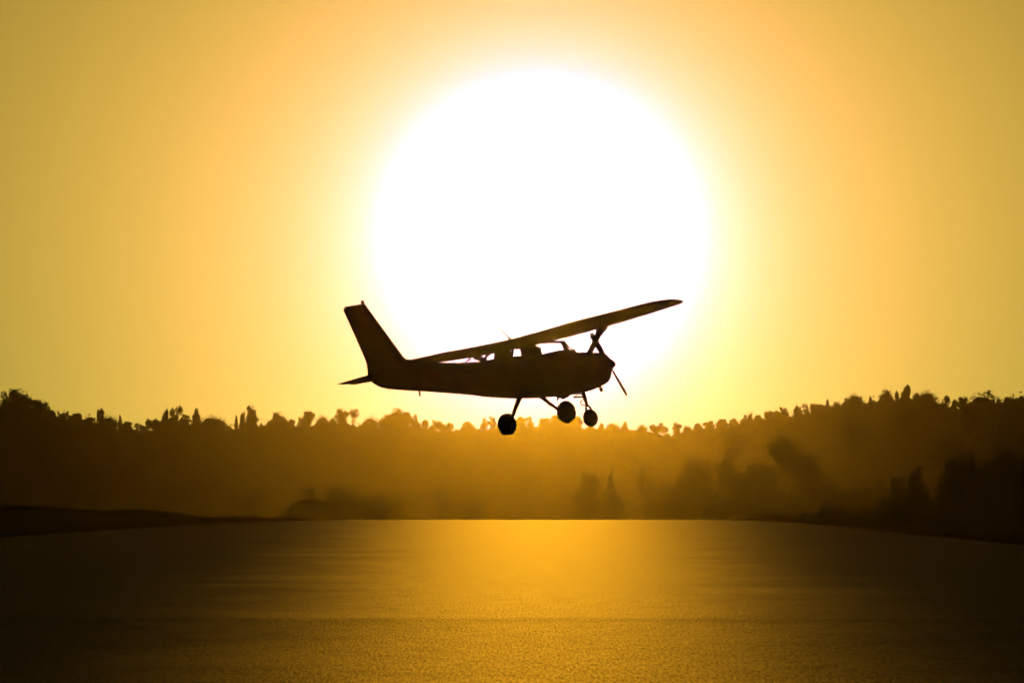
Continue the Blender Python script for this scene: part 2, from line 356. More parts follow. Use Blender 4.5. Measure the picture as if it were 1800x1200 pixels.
# rear window with its two raked frame bars
rw = loft('rear_window', [[Vector((-1.0 - .55 * t, u * (.46 - .1 * t), ROOF - .02 - (ROOF - .02 - 1.29) * t)) for u in (-1, -.5, 0, .5, 1)] for t in (0, .5, 1)], M['glass'], plane, cap=False, closed=False)
for s in (-1, 1):
    tube('window_frame', [(-.98, s * .47, ROOF - .01), (-1.25, s * .42, 1.46), (-1.56, s * .36, 1.275)], .018, M['paint'], rw)
tube('window_frame', [(-.98, 0, ROOF), (-1.56, 0, 1.275)], .010, M['paint'], rw)
# instrument panel hood and seats seen through the glass
loft('instrument_panel', [[Vector((x, y, z)) for y, z in ((-.46, 1.36), (.46, 1.36), (.38, zt), (-.38, zt))] for x, zt in ((.36, 1.385), (.50, 1.445), (.92, 1.46))], M['dark'], plane, smooth=False)
for s in (-1, 1):
    st = loft('seat', [[Vector((x - .12 * t, s * .26 + y, .90 + .44 * t)) for x, y in ((-.30, -.2), (-.30, .2), (-.42, .2), (-.42, -.2))] for t in (0, .5, .85, 1)], M['seat'], plane)

# wings
W_LE, CH, ZW, DIH = 0.57, 1.63, 1.70, R(0.8)
TW = R(3.0)
def wing_station(y):
    if y < 2.75: ch, le = CH, W_LE
    else:
        t = (y - 2.75) / 2.25; ch, le = CH - .50 * t, W_LE - .04 * t
    return ch, le, ZW + max(0, y - .5) * math.tan(DIH) + 0.008 * max(0, y - .5) ** 2 * WFLEX, TW * (1 - .45 * min(1, y / 5))
WFLEX = 0.5; FLAP = 8
def wing_ring(y, s, x0=0.0, x1=1.0, thick=.12, drop=0, chs=1.0):
    ch, le, z, tw = wing_station(y); r = []
    le -= ch * (1 - chs) * .6; ch *= chs
    for x, zz in airfoil(ch, thick, x0=x0, x1=x1):
        xx, zc = x - .3 * ch, zz
        X = le - .3 * ch - (xx * math.cos(tw) + zc * math.sin(tw)); Z = z + zc * math.cos(tw) - xx * math.sin(tw)
        r.append(Vector((X, s * y, Z + drop)))
    return r
def hinged(rings, hinge0, hinge1, ang):
    a = (hinge1 - hinge0).normalized(); q = Matrix.Rotation(ang, 4, a)
    return [[hinge0 + q @ (p - hinge0) for p in r] for r in rings]
roof = loft('cabin_roof', [wing_ring(y, 1) for y in (.5, .25, 0)] + [wing_ring(y, -1) for y in (.25, .5)], M['paint'], plane)
for s, side in ((1, 'left'), (-1, 'right')):
    ys = [.502, 1.0, 1.7, 2.4, 2.75, 3.4, 4.1, 4.85]
    wg = loft('wing', [wing_ring(y, s, 0, .715) for y in ys], M['paint'], plane)
    tips = [(4.852, 1, .12, 1.0), (4.98, .985, .12, 1), (5.08, .95, .12, 1), (5.17, .88, .12, 1), (5.24, .76, .11, 1), (5.28, .55, .08, 1)]
    loft('wing_tip', [wing_ring(y, s, 0, 1, th, -0.003 * i ** 1.3, chs) for i, (y, chs, th, _) in enumerate(tips)], M['paint'], wg)
    def hp(y):
        ch, le, z, tw = wing_station(y); return Vector((le - .72 * ch, s * y, z - .012))
    fl = hinged([wing_ring(y, s, .73, 1.0) for y in (.56, 1.2, 1.9, 2.62)], hp(.56), hp(2.62), R(-FLAP) * s * 1)
    loft('flap', fl, M['paint'], wg)
    loft('aileron', hinged([wing_ring(y, s, .73, 1.0) for y in (2.70, 3.4, 4.1, 4.84)], hp(2.7), hp(4.84), 0.0), M['paint'], wg)
    # lift strut with its end fairing
    zt = wing_station(2.45)[2] - .075
    tube('wing_strut', [(.68, s * .50, .60), (.58, s * .95, .60 + (zt - .60) * .23), (.29, s * 2.2, .60 + (zt - .60) * .87), (.24, s * 2.45, zt)], [.055, .058, .062, .11], M['paint'], plane, ell=(1.35, .42))

# fin, rudder, tailplane, elevators
def slab(name, outline, y0, th, m, parent, taper=0.35):
    """flat aerofoil-like plate in the x-z plane: outline (x, z) in order"""
    cx = sum(p[0] for p in outline) / len(outline); cz = sum(p[1] for p in outline) / len(outline); rings = []
    for f, w in ((.985, -1), (1.0, -.3), (1.0, .3), (.985, 1)):
        rings.append([Vector((cx + (x - cx) * f, y0 + w * th / 2, cz + (z - cz) * f)) for x, z in outline])
    return loft(name, rings, m, parent)
slab('fin', [(-3.98, 1.22), (-2.5, 1.25), (-2.95, 1.32), (-3.30, 1.375), (-3.36, 1.42), (-4.24, 2.60), (-4.45, 2.575), (-4.09, 1.62)], 0, .10, M['paint'], plane)
rud = slab('rudder', [(-4.10, 1.60), (-4.465, 2.575), (-4.70, 2.545), (-4.745, 2.49), (-4.30, 1.42), (-4.265, 1.30), (-4.265, 1.02), (-4.19, .96), (-4.0, 1.0), (-4.0, 1.22)], 0, .07, M['paint'], plane)
bc = tube('beacon', [(-4.26, 0, 2.575), (-4.255, 0, 2.61), (-4.255, 0, 2.625), (-4.255, 0, 2.67)], [.03, .034, .045, .028], M['beacon'], plane)
tube('tail_light', [(-4.74, 0, 2.50), (-4.775, 0, 2.49)], [.022, .014], M['glass'], rud)
for s in (1, -1):
    def tp(x, y, z): return Vector((x, s * y, z))
    def tail(name, le0, te0, le1, te1, th0, th1, par):
        rings = []
        for t in (0, .5, 1, 1.03):
            q = min(t, 1); le = le0 + (le1 - le0) * q; te = te0 + (te1 - te0) * q; th = (th0 + (th1 - th0) * q) * (1 if t <= 1 else .4); y = .06 + 1.47 * t
            mid = (le + te) / 2
            rings.append([tp(le, y, 1.055), tp(mid + (le - mid) * .6, y, 1.055 + th), tp(mid - (mid - te) * .3, y, 1.055 + th * .8), tp(te, y, 1.055 + .006), tp(te, y, 1.055 - .006), tp(mid - (mid - te) * .3, y, 1.055 - th * .8), tp(mid + (le - mid) * .6, y, 1.055 - th)])
        return loft(name, rings, M['paint'], par)
    stb = tail('tailplane', -3.36, -3.93, -3.60, -3.86, .045, .025, plane)
    tail('elevator', -3.945, -4.27, -3.875, -4.08, .030, .018, stb)
# main gear: sprung legs and wheels
def wheel(name, c, r, w, parent):
    e = bpy.data.objects.new(name, None); col.objects.link(e); e.parent = parent; e.location = c; e.empty_display_size = .2
    lathe_y('tyre', [(r * .52, -w * .40), (r * .74, -w * .5), (r * .90, -w * .38), (r * .985, -w * .16), (r, 0), (r * .985, w * .16), (r * .90, w * .38), (r * .74, w * .5), (r * .52, w * .40)], (0, 0, 0), M['tyre'], e)
    lathe_y('rim', [(r * .10, -w * .36), (r * .12, -w * .46), (r * .30, -w * .46), (r * .46, -w * .43), (r * .51, -w * .30), (r * .51, w * .30), (r * .46, w * .43), (r * .30, w * .46), (r * .12, w * .46), (r * .10, w * .36)], (0, 0, 0), M['metal'], e)
    return e
for s in (1, -1):
    lg = tube('landing_gear_leg', [(-.16, s * .30, .56), (-.14, s * .44, .44), (-.10, s * .66, .27), (-.03, s * .93, .07), (0, s * 1.06, .0)], [.085, .066, .052, .044, .038], M['paint'], plane, ell=(1.0, .55))
    tube('step', [(-.12, s * .80, .19), (-.21, s * .80, .20)], .014, M['dark'], lg)
    tube('brake', [(0, s * 1.00, 0), (0, s * 1.075, 0)], .085, M['metal'], lg, n=16)
    wheel('main_wheel', (0, s * 1.16, 0), .246, .12, plane)
# nose gear
ng = tube('nose_gear_strut', [(1.30, 0, .62), (1.36, 0, .36), (1.40, 0, .22)], [.045, .042, .03], M['metal'], plane)
for s in (-1, 1): tube('fork', [(1.395, s * .03, .235), (1.41, s * .085, .19), (1.45, s * .095, .03), (1.45, s * .095, -.03)], [.022, .024, .022, .02], M['paint'], ng)
tube('torque_link', [(1.33, 0, .42), (1.22, 0, .33), (1.235, 0, .27), (1.375, 0, .235)], .014, M['metal'], ng)
tube('steering_link', [(1.32, -.02, .46), (1.16, -.12, .50), (1.0, -.14, .47)], .014, M['metal'], ng)
tube('shimmy_damper', [(1.30, .0, .44), (1.12, .12, .455)], .022, M['metal'], ng)
wheel('nose_wheel', (1.45, 0, -.035), .197, .095, plane)
tube('exhaust_pipe', [(1.60, -.20, .70), (1.64, -.22, .60), (1.67, -.23, .52)], .038, M['dark'], plane)
tube('cowl_drain', [(.70, .1, .49), (.68, .1, .38)], [.03, .012], M['dark'], plane)
tube('belly_scoop', [(.95, .05, .50), (.80, .05, .455), (.62, .05, .49)], [.04, .05, .03], M['paint'], plane)
# aerials, wires, tie-down
tube('aerial', [(-.50, 0, 1.76), (-.56, 0, 1.82), (-1.02, 0, 2.23)], [.035, .014, .006], M['dark'], plane)
tube('aerial', [(-1.75, .05, 1.27), (-1.77, .05, 1.44)], [.010, .006], M['dark'], plane)
tube('aerial', [(-3.0, 0, .70), (-3.0, 0, .57)], [.022, .018], M['dark'], plane)
tube('air_thermometer', [(.78, -.44, 1.60), (.90, -.46, 1.40)], .008, M['dark'], plane)
tube('fuel_vent', [(.1, 0, 1.78), (.1, 0, 1.84)], .02, M['dark'], plane)
ringp = [(-3.78 + .03 * math.cos(a), 0, .69 + .035 * math.sin(a)) for a in [2 * math.pi * k / 12 for k in range(13)]]
tube('tie_down_ring', ringp, .006, M['metal'], plane, n=6)
tube('pitot_tube', [(.35, 2.9, 1.69), (.37, 2.9, 1.60), (.60, 2.9, 1.59)], .010, M['metal'], plane)

# ------------------------------------------------------------------ trees
def foliage(name, c):
    m = bpy.data.materials.new(name); m.use_nodes = True; t = m.node_tree; b = t.nodes['Principled BSDF']
    b.inputs['Roughness'].default_value = 0.9; b.inputs['Specular IOR Level'].default_value = 0.0
    oi = N(t, 'ShaderNodeObjectInfo'); tc = N(t, 'ShaderNodeTexCoord'); nz = N(t, 'ShaderNodeTexNoise'); nz.inputs['Scale'].default_value = 6
    t.links.new(tc.outputs['Object'], nz.inputs['Vector'])
    rp = N(t, 'ShaderNodeValToRGB'); e = rp.color_ramp.elements; e[0].position = .3; e[1].position = .7
    e[0].color = tuple(v * .6 for v in c) + (1,); e[1].color = tuple(v * 1.3 for v in c) + (1,)
    t.links.new(mth(t, 'ADD', mth(t, 'MULTIPLY', nz.outputs[0], .8), mth(t, 'MULTIPLY', oi.outputs['Random'], .2)), rp.inputs[0]); t.links.new(rp.outputs[0], b.inputs['Base Color'])
    return m
M['leaf'] = foliage('pine_foliage', (0.04, 0.05, 0.02)); M['leaf2'] = foliage('cypress_foliage', (0.035, 0.055, 0.025))
M['scrub'] = foliage('scrub_foliage', (0.05, 0.06, 0.03)); M['bark'] = mat('bark', (0.06, 0.045, 0.035), .95, var=.3, scale=5, spec=0)

def leaf_tris(P, Nn, size, g):
    """one bent leaf-clump triangle pair at each point"""
    n = len(P); a = g.normal(size=(n, 3)); a /= np.linalg.norm(a, axis=1)[:, None]
    b = np.cross(a, g.normal(size=(n, 3))); b /= np.linalg.norm(b, axis=1)[:, None]
    s = size * g.uniform(.6, 1.4, (n, 1))
    V = np.stack([P - a * s, P + b * s * .7, P + a * s, P - b * s * .7], 1)
    return V.reshape(-1, 3)
def icosa_core(c, r, g, sub=2):
    bm = bmesh.new(); bmesh.ops.create_icosphere(bm, subdivisions=sub, radius=1)
    V = np.array([v.co[:] for v in bm.verts]); F = np.array([[v.index for v in f.verts] for f in bm.faces]); bm.free()
    V = V * (1 + g.normal(0, .10, (len(V), 1))); return V * np.array(r) + np.array(c), F
def crown_mesh(name, blobs, n, size, g, core=.80, m='leaf'):
    """blobs: (cx, cy, cz, rx, ry, rz) in a unit box (x, y -0.5..0.5, z 0..1)"""
    LV, CV, CF, off = [], [], [], 0
    vol = np.array([b[3] * b[4] + b[4] * b[5] + b[3] * b[5] for b in blobs]); vol = vol / vol.sum()
    for b, w in zip(blobs, vol):
        k = int(n * w) + 8
        d = g.normal(size=(k, 3)); d /= np.linalg.norm(d, axis=1)[:, None]
        # lumpy surface: radius varies with direction
        f = 1 + .13 * np.sin(d[:, 0] * 5 + b[0] * 40) * np.sin(d[:, 2] * 6 + b[2] * 30) + .10 * np.sin(d[:, 1] * 9 + d[:, 0] * 7)
        rr = f * (g.uniform(.72, 1.02, k) + np.where(g.random(k) < .10, g.uniform(0, .16, k), 0))
        LV.append(leaf_tris(np.array(b[:3]) + d * rr[:, None] * np.array(b[3:]), d, size, g))
        if core:
            v, q = icosa_core(b[:3], [x * core for x in b[3:]], g); CV.append(v); CF.append(q + off); off += len(v)
    L = np.vstack(LV); nl = len(L)
    Q = np.arange(nl).reshape(-1, 4); T = np.concatenate([Q[:, [0, 1, 2]], Q[:, [0, 2, 3]]])
    V = L
    if CV: V = np.vstack([L] + CV); T = np.concatenate([T, np.concatenate(CF) + nl])
    me = big_mesh(name, V, T); me.materials.append(M[m]); return me
def lumps(g, base, n, spread, r, flat=.8):
    """a main blob list plus n smaller ones scattered over its upper surface"""
    out = list(base)
    for _ in range(n):
        b = base[g.integers(len(base))]; a = g.uniform(0, 2 * math.pi); e = g.uniform(-.1, 1.2)
        d = np.array([math.cos(a) * math.cos(e), math.sin(a) * math.cos(e), math.sin(e)]); rr = r * g.uniform(.6, 1.2)
        out.append((b[0] + d[0] * b[3] * spread, b[1] + d[1] * b[4] * spread, b[2] + d[2] * b[5] * spread, rr, rr, rr * flat))
    return out
KIND = {}
def fit_unit(bl):
    x0 = min(b[0] - b[3] for b in bl); x1 = max(b[0] + b[3] for b in bl); z0 = min(b[2] - b[5] for b in bl); z1 = max(b[2] + b[5] for b in bl); sx = 1 / (x1 - x0); sz = 1 / (z1 - z0); cx = (x0 + x1) / 2
    return [((b[0] - cx) * sx, b[1] * sx, (b[2] - z0) * sz, b[3] * sx, b[4] * sx, b[5] * sz) for b in bl]
def kinds():
    g = np.random.default_rng(3)
    def add(k, bases, nl, spread, r, n, size, core=.8, var=5, m='leaf', flat=.8):
        if nl: nl = int(nl * 1.5) + 2; spread *= 1.12; r *= 1.15; core *= .85
        KIND[k] = [crown_mesh(k + '_crown', fit_unit(lumps(g, bases, nl, spread, r, flat)), n, size, g, core, m) for _ in range(var)]
    add('dome', [(0, 0, .45, .42, .42, .42), (-.2, 0, .35, .26, .3, .32), (.22, .05, .34, .25, .3, .3)], 10, .76, .12, 1900, .030)
    add('round', [(0, 0, .55, .36, .36, .38), (0, 0, .25, .22, .22, .22)], 7, .8, .15, 1100, .042)
    add('tall', [(0, 0, .62, .30, .30, .34), (-.12, 0, .32, .27, .27, .28), (.14, .03, .30, .25, .25, .28)], 9, .8, .13, 1300, .036)
    add('umbrella', [(0, 0, .55, .5, .45, .36), (-.22, .05, .42, .26, .3, .26), (.24, 0, .42, .24, .3, .26)], 4, .70, .08, 2100, .022)
    add('cypress', [(0, 0, .38, .38, .38, .38), (0, 0, .64, .28, .28, .34), (0, 0, .84, .13, .13, .16)], 0, 1, .1, 900, .055, m='leaf2')
    add('cone', [(0, 0, .28, .5, .45, .3), (0, 0, .52, .36, .34, .3), (.03, 0, .78, .20, .2, .22)], 5, .85, .1, 1100, .040, m='leaf2')
    add('lean', [(-.16, 0, .2, .30, .3, .24), (.0, 0, .45, .30, .3, .30), (.12, 0, .68, .25, .25, .26), (.20, 0, .86, .14, .14, .15)], 0, 1, .1, 1000, .045, m='leaf2')
    add('stalk', [(0, 0, .55, .45, .42, .4)], 5, .75, .16, 700, .06)
    add('forked', [(-.30, 0, .55, .22, .22, .32), (.22, .02, .72, .30, .28, .30), (0, 0, .25, .16, .16, .2)], 5, .7, .10, 900, .045, core=.6)
    add('sparse', [(-.18, 0, .7, .24, .24, .22), (.22, 0, .62, .22, .22, .24), (0, .1, .35, .26, .26, .24)], 9, 1.0, .11, 420, .050, core=.25)
    add('ragged', [(-.1, 0, .5, .3, .3, .38), (.22, 0, .34, .24, .24, .26)], 12, 1.05, .11, 1000, .040, core=.6)
    add('scrubby', [(0, 0, .4, .45, .4, .36)], 9, .9, .16, 800, .05, core=.7)
kinds()
def trunk_mesh():
    g = random.Random(5); V = []; F = []; n = 8
    def limb(p0, p1, r0, r1, seg=4, bend=.03):
        p0, p1 = Vector(p0), Vector(p1); d = (p1 - p0).normalized(); u = d.orthogonal().normalized(); w = d.cross(u); b = len(V)
        for i in range(seg + 1):
            t = i / seg; c = p0.lerp(p1, t) + u * bend * math.sin(t * 5) ; r = r0 + (r1 - r0) * t
            for k in range(n):
                a = 2 * math.pi * k / n; V.append(c + u * math.cos(a) * r + w * math.sin(a) * r)
        for i in range(seg):
            for k in range(n): F.append((b + i * n + k, b + i * n + (k + 1) % n, b + (i + 1) * n + (k + 1) % n, b + (i + 1) * n + k))
    limb((0, 0, -.06), (.01, 0, .72), .055, .030, 6)
    for k in range(6):
        a = k * 2.4; z = .42 + .06 * k
        limb((0, 0, z), (.20 * math.cos(a), .20 * math.sin(a), z + .24), .022, .008, 3, .01)
    me = mesh('trunk', V, F, True); me.materials.append(M['bark']); return me
TRUNK = trunk_mesh()
def tree(px, ytop, wpx, hpx, kind, D, label, group=None, name='pine_tree', cat='tree', flip=False, yg=None):
    """a tree whose crown spans wpx x hpx photograph pixels with its top at (px, ytop), standing D metres away"""
    x = (px - 900) / FPX * D; zg = float(ground_z(x, D)) - .1
    top = CAM_H + (HZ - ytop) / FPX * D; w = wpx / FPX * D; h = hpx / FPX * D
    h = min(h, max(top - zg - .1, .8)); r = empty(name, label, cat, (x, D, zg), group)
    me = KIND[kind][random.randrange(len(KIND[kind]))]
    c = link('crown', me, None, r, (0, 0, top - zg - h)); c.scale = (w * (-1 if flip else 1), w, h)
    H = top - zg; t = link('trunk', TRUNK, None, r); tw = min(max(.5, w * .42), .30 * H); t.scale = (tw * 1.4, tw * 1.4, H * .93); t.rotation_euler = (0, 0, random.uniform(0, 6))
    if kind in ('round', 'dome', 'tall', 'scrubby', 'ragged', 'umbrella'): c.rotation_euler = (0, 0, random.choice((0, math.pi)) + random.uniform(-.35, .35))
    return r
def Dr(px): return float(interp(px, RIDGE_D))
SKYLINE = [
 # px, ytop, width, crown height, kind, label, name, flip
 (31, 683, 54, 46, 'dome', 'broad dark domed pine, the tallest crown at the left end of the left hill', 'pine_tree', 0),
 (7, 687, 10, 26, 'sparse', 'thin spiky treetop poking up beside the big domed pine at the left edge', 'pine_tree', 0),
 (-22, 690, 40, 40, 'dome', 'pine cut by the left edge of the photo, left of the spiky treetop', 'pine_tree', 0),
 (64, 701, 26, 30, 'scrubby', 'low bushy shoulder between the big domed pine and the knobbly one', 'pine_tree', 0),
 (78, 704, 22, 30, 'ragged', 'knobbly-topped tree just right of the big domed pine', 'pine_tree', 0),
 (90, 720, 16, 22, 'scrubby', 'small bushy tree below the knobbly one on the left hill', 'pine_tree', 0),
 (111, 723, 22, 24, 'ragged', 'ragged bush-like tree left of the small stalked round tree', 'pine_tree', 0),
 (134, 725, 19, 18, 'stalk', 'small round tree on a short trunk with sky showing on both sides, left hill', 'pine_tree', 0),
 (157, 732, 22, 18, 'scrubby', 'low rounded tree left of the egg-shaped one', 'pine_tree', 0),
 (177, 718, 11, 30, 'stalk', 'narrow egg-shaped treetop rising from a low rounded crown', 'cypress_tree', 0),
 (191, 729, 34, 24, 'umbrella', 'smooth low dome of a pine right of the egg-shaped treetop', 'umbrella_pine', 0),
 (211, 729, 8, 20, 'cone', 'tiny pointed treetop on the slope right of the smooth low dome', 'cypress_tree', 0),
 (224, 740, 18, 16, 'scrubby', 'low scrubby tree where the left skyline dips', 'pine_tree', 0),
 (243, 744, 10, 14, 'sparse', 'wispy treetop in the lowest dip of the left skyline', 'pine_tree', 0),
 (251, 746, 9, 12, 'scrubby', 'tiny bushy top right of the wispy treetop', 'pine_tree', 0),
 (262, 736, 10, 14, 'stalk', 'little ball-shaped tree on a stalk at the foot of the ridge', 'pine_tree', 0),
 (275, 735, 20, 20, 'scrubby', 'bushy tree between the ball-shaped tree and the leaning cypress', 'pine_tree', 0),
 (289, 719, 12, 26, 'lean', 'slim cypress leaning right on the left skyline', 'cypress_tree', 0),
 (310, 713, 19, 22, 'forked', 'two-headed tree with a gap between its crowns', 'pine_tree', 0),
 (303, 731, 20, 18, 'scrubby', 'low bushy tree under the two-headed one', 'pine_tree', 0),
 (326, 727, 20, 18, 'ragged', 'knobbly low tree right of the two-headed one', 'pine_tree', 0),
 (345, 717, 14, 30, 'cone', 'tapered dark tree left of the wide umbrella pine', 'cypress_tree', 0),
 (375, 730, 52, 30, 'umbrella', 'wide smooth umbrella pine on the left skyline', 'umbrella_pine', 0),
 (403, 747, 9, 14, 'scrubby', 'small tuft right of the wide umbrella pine', 'pine_tree', 0),
 (415.5, 730, 6, 32, 'cypress', 'pencil-thin cypress standing alone in a notch of the skyline', 'cypress_tree', 0),
 (427, 724, 12, 34, 'tall', 'narrow shoulder crown left of the tallest round tree', 'pine_tree', 0),
 (441, 712, 25, 44, 'tall', 'tall lumpy round tree right of the pencil-thin cypress', 'pine_tree', 0),
 (489, 724, 32, 32, 'dome', 'broad domed tree in the middle of the left skyline', 'pine_tree', 0),
 (512, 736, 14, 20, 'scrubby', 'low shoulder tree right of the broad domed one', 'pine_tree', 0),
 (543, 722, 18, 22, 'round', 'round tree sticking up with a stepped left side', 'pine_tree', 0),
 (531, 732, 14, 22, 'ragged', 'small step-shaped tree left of the round one', 'pine_tree', 0),
 (567, 729, 19, 20, 'umbrella', 'low flat-topped tree behind the tail of the aircraft', 'umbrella_pine', 0),
 (601, 718, 24, 30, 'round', 'round crown below the tailplane, left of the sparse open tree', 'pine_tree', 0),
 (585, 733, 12, 20, 'scrubby', 'small tree filling the gap left of the round crown below the tailplane', 'pine_tree', 0),
 (622, 718, 16, 20, 'sparse', 'sparse open tree with sky showing through its twigs', 'pine_tree', 0),
 (652, 731, 28, 18, 'umbrella', 'low dome between the sparse tree and the biggest crown', 'umbrella_pine', 0),
 (698, 715, 30, 36, 'dome', 'biggest rounded crown beneath the rear fuselage', 'pine_tree', 0),
 (678, 727, 22, 26, 'dome', 'left shoulder of the biggest crown beneath the fuselage', 'pine_tree', 0),
 (715, 723, 18, 26, 'round', 'small round crown right against the biggest one', 'pine_tree', 0),
 (729, 727, 18, 28, 'ragged', 'flat-sided crown at the right end of the clump under the fuselage', 'pine_tree', 0),
 (747, 738, 11, 12, 'stalk', 'tiny round treetop right of the clump under the fuselage', 'pine_tree', 0),
 (770, 738, 22, 18, 'ragged', 'bushy tree left of the far main wheel', 'pine_tree', 0),
 (786, 742, 20, 16, 'scrubby', 'sloping low tree right of the bushy one', 'pine_tree', 0),
 (823, 740, 24, 18, 'scrubby', 'low bushy crown at the foot of the two narrow treetops', 'pine_tree', 0),
 (852, 733, 14, 20, 'ragged', 'narrow treetop left of the far main wheel', 'pine_tree', 0),
 (866, 731, 13, 20, 'ragged', 'narrow treetop touching the far main wheel', 'pine_tree', 0),
 (886, 737, 16, 16, 'scrubby', 'treetop hidden behind the far main wheel', 'pine_tree', 0),
 (914, 731, 20, 22, 'round', 'rounded crown right of the far main wheel', 'pine_tree', 0),
 (932, 731, 14, 22, 'ragged', 'lacy crown between the main wheels', 'pine_tree', 0),
 (958, 732, 24, 24, 'dome', 'left step of the large crown behind the near main wheel', 'pine_tree', 0),
 (987, 722, 44, 32, 'dome', 'large crown behind the near main wheel', 'pine_tree', 0),
 (1013, 731, 20, 22, 'round', 'right step of the large crown, left of the nose wheel', 'pine_tree', 0),
 (1058, 743, 14, 12, 'cone', 'small pointed treetop right of the nose wheel', 'pine_tree', 0),
 (1077, 741, 20, 14, 'umbrella', 'low peaked crown under the propeller', 'umbrella_pine', 0),
 (1098, 740, 14, 16, 'cone', 'small peaked treetop right of the low one under the propeller', 'pine_tree', 0),
 (1129, 744, 15, 14, 'umbrella', 'flat little crown on the low middle skyline', 'umbrella_pine', 0),
 (1151, 746, 16, 12, 'scrubby', 'low bush-shaped top left of the notch in the middle skyline', 'pine_tree', 0),
 (1165, 742, 16, 16, 'ragged', 'ragged crown on the left lip of the deep notch', 'pine_tree', 0),
 (1190, 742, 14, 20, 'round', 'small round crown on the right lip of the deep notch', 'pine_tree', 0),
 (1208, 747, 14, 12, 'umbrella', 'low flat crown right of the deep notch', 'umbrella_pine', 0),
 (1228, 743, 16, 14, 'scrubby', 'low crown at the start of the rising right ridge', 'pine_tree', 0),
 (1246, 739, 18, 18, 'round', 'second small crown up the right ridge', 'pine_tree', 0),
 (1268, 736, 19, 18, 'round', 'domed small crown up the right ridge, after a narrow gap', 'pine_tree', 0),
 (1291, 735, 18, 16, 'scrubby', 'low spreading crown on the right ridge', 'pine_tree', 0),
 (1308, 728, 12, 18, 'ragged', 'small crown left of the blocky one on the right ridge', 'pine_tree', 0),
 (1319, 725, 11, 20, 'tall', 'blocky little crown on the right ridge', 'pine_tree', 0),
 (1332, 729, 14, 16, 'round', 'rounded little crown right of the blocky one', 'pine_tree', 0),
 (1352, 722, 13, 16, 'stalk', 'small ball-shaped crown on the right ridge', 'pine_tree', 0),
 (1366, 721, 14, 16, 'scrubby', 'crown filling the slope between the ball shape and the peak', 'pine_tree', 0),
 (1378, 715, 17, 20, 'ragged', 'peaked crown leaning over on the right ridge', 'pine_tree', 0),
 (1403, 713, 13, 22, 'stalk', 'dark stalked tree with bright gaps round its stem', 'pine_tree', 0),
 (1415, 708, 9, 14, 'sparse', 'see-through little treetop right of the stalked tree', 'pine_tree', 0),
 (1431, 708, 13, 16, 'round', 'square-shouldered small crown on the right ridge', 'pine_tree', 0),
 (1455, 701, 8, 18, 'cone', 'thin spike of a treetop on the right ridge', 'cypress_tree', 0),
 (1444, 709, 14, 14, 'scrubby', 'low top left of the thin spike', 'pine_tree', 0),
 (1471, 705, 14, 14, 'umbrella', 'low hump right of the thin spike', 'umbrella_pine', 0),
 (1486, 698, 11, 20, 'ragged', 'ragged top stepping up to the peaked dome', 'pine_tree', 0),
 (1503, 691, 30, 28, 'umbrella', 'peaked dome-shaped pine sloping down to the right', 'umbrella_pine', 0),
 (1530, 696, 8, 14, 'cone', 'small nub between the peaked dome and the lumpy dome', 'pine_tree', 0),
 (1558, 683, 28, 34, 'dome', 'lumpy dome left of the tall leaning cone', 'pine_tree', 0),
 (1577, 687, 6, 14, 'stalk', 'tiny stalked treetop between the lumpy dome and the leaning cone', 'pine_tree', 0),
 (1590, 676, 17, 34, 'lean', 'tall cone-shaped tree with an upright right side, highest point of the right ridge', 'cypress_tree', 0),
 (1611, 690, 10, 16, 'scrubby', 'small bump right of the tall cone-shaped tree', 'pine_tree', 0),
 (1627, 686, 42, 34, 'umbrella', 'large smooth-backed umbrella pine ending in a steep right side', 'umbrella_pine', 0),
 (1665, 695, 9, 10, 'stalk', 'stone pine with a little round head on a bare stem', 'umbrella_pine', 0),
 (1657, 701, 6, 14, 'cone', 'tiny spike left of the round-headed stone pine', 'cypress_tree', 0),
 (1679, 701, 10, 12, 'scrubby', 'small top right of the round-headed stone pine', 'pine_tree', 0),
 (1693, 696, 15, 24, 'round', 'dark rounded cone left of the narrow notch on the right', 'pine_tree', 0),
 (1729, 689, 56, 40, 'umbrella', 'huge flat-topped pine near the right edge of the photo', 'umbrella_pine', 0),
 (1738, 685, 7, 9, 'sparse', 'twiggy tuft standing on the back of the huge flat-topped pine', 'pine_tree', 0),
 (1771, 697, 12, 12, 'round', 'small bump on the long slope of the huge flat-topped pine', 'pine_tree', 0),
 (1794, 695, 18, 24, 'round', 'round dark crown at the right edge of the photo', 'pine_tree', 0),
 (1830, 692, 30, 30, 'dome', 'pine just past the right edge of the photo', 'pine_tree', 0),
]
for (px, yt, w, h, k, lab, nm, fl) in SKYLINE:
    if px < -10 or px > 1810: continue
    D = Dr(px) * (1 + random.uniform(-.012, .004)); w = w * (1.28 if w < 24 else 1.12)
    tree(px, yt, w, h + 6, k, D, lab, 'trees along the skyline of the wooded hills', nm, flip=bool(fl))
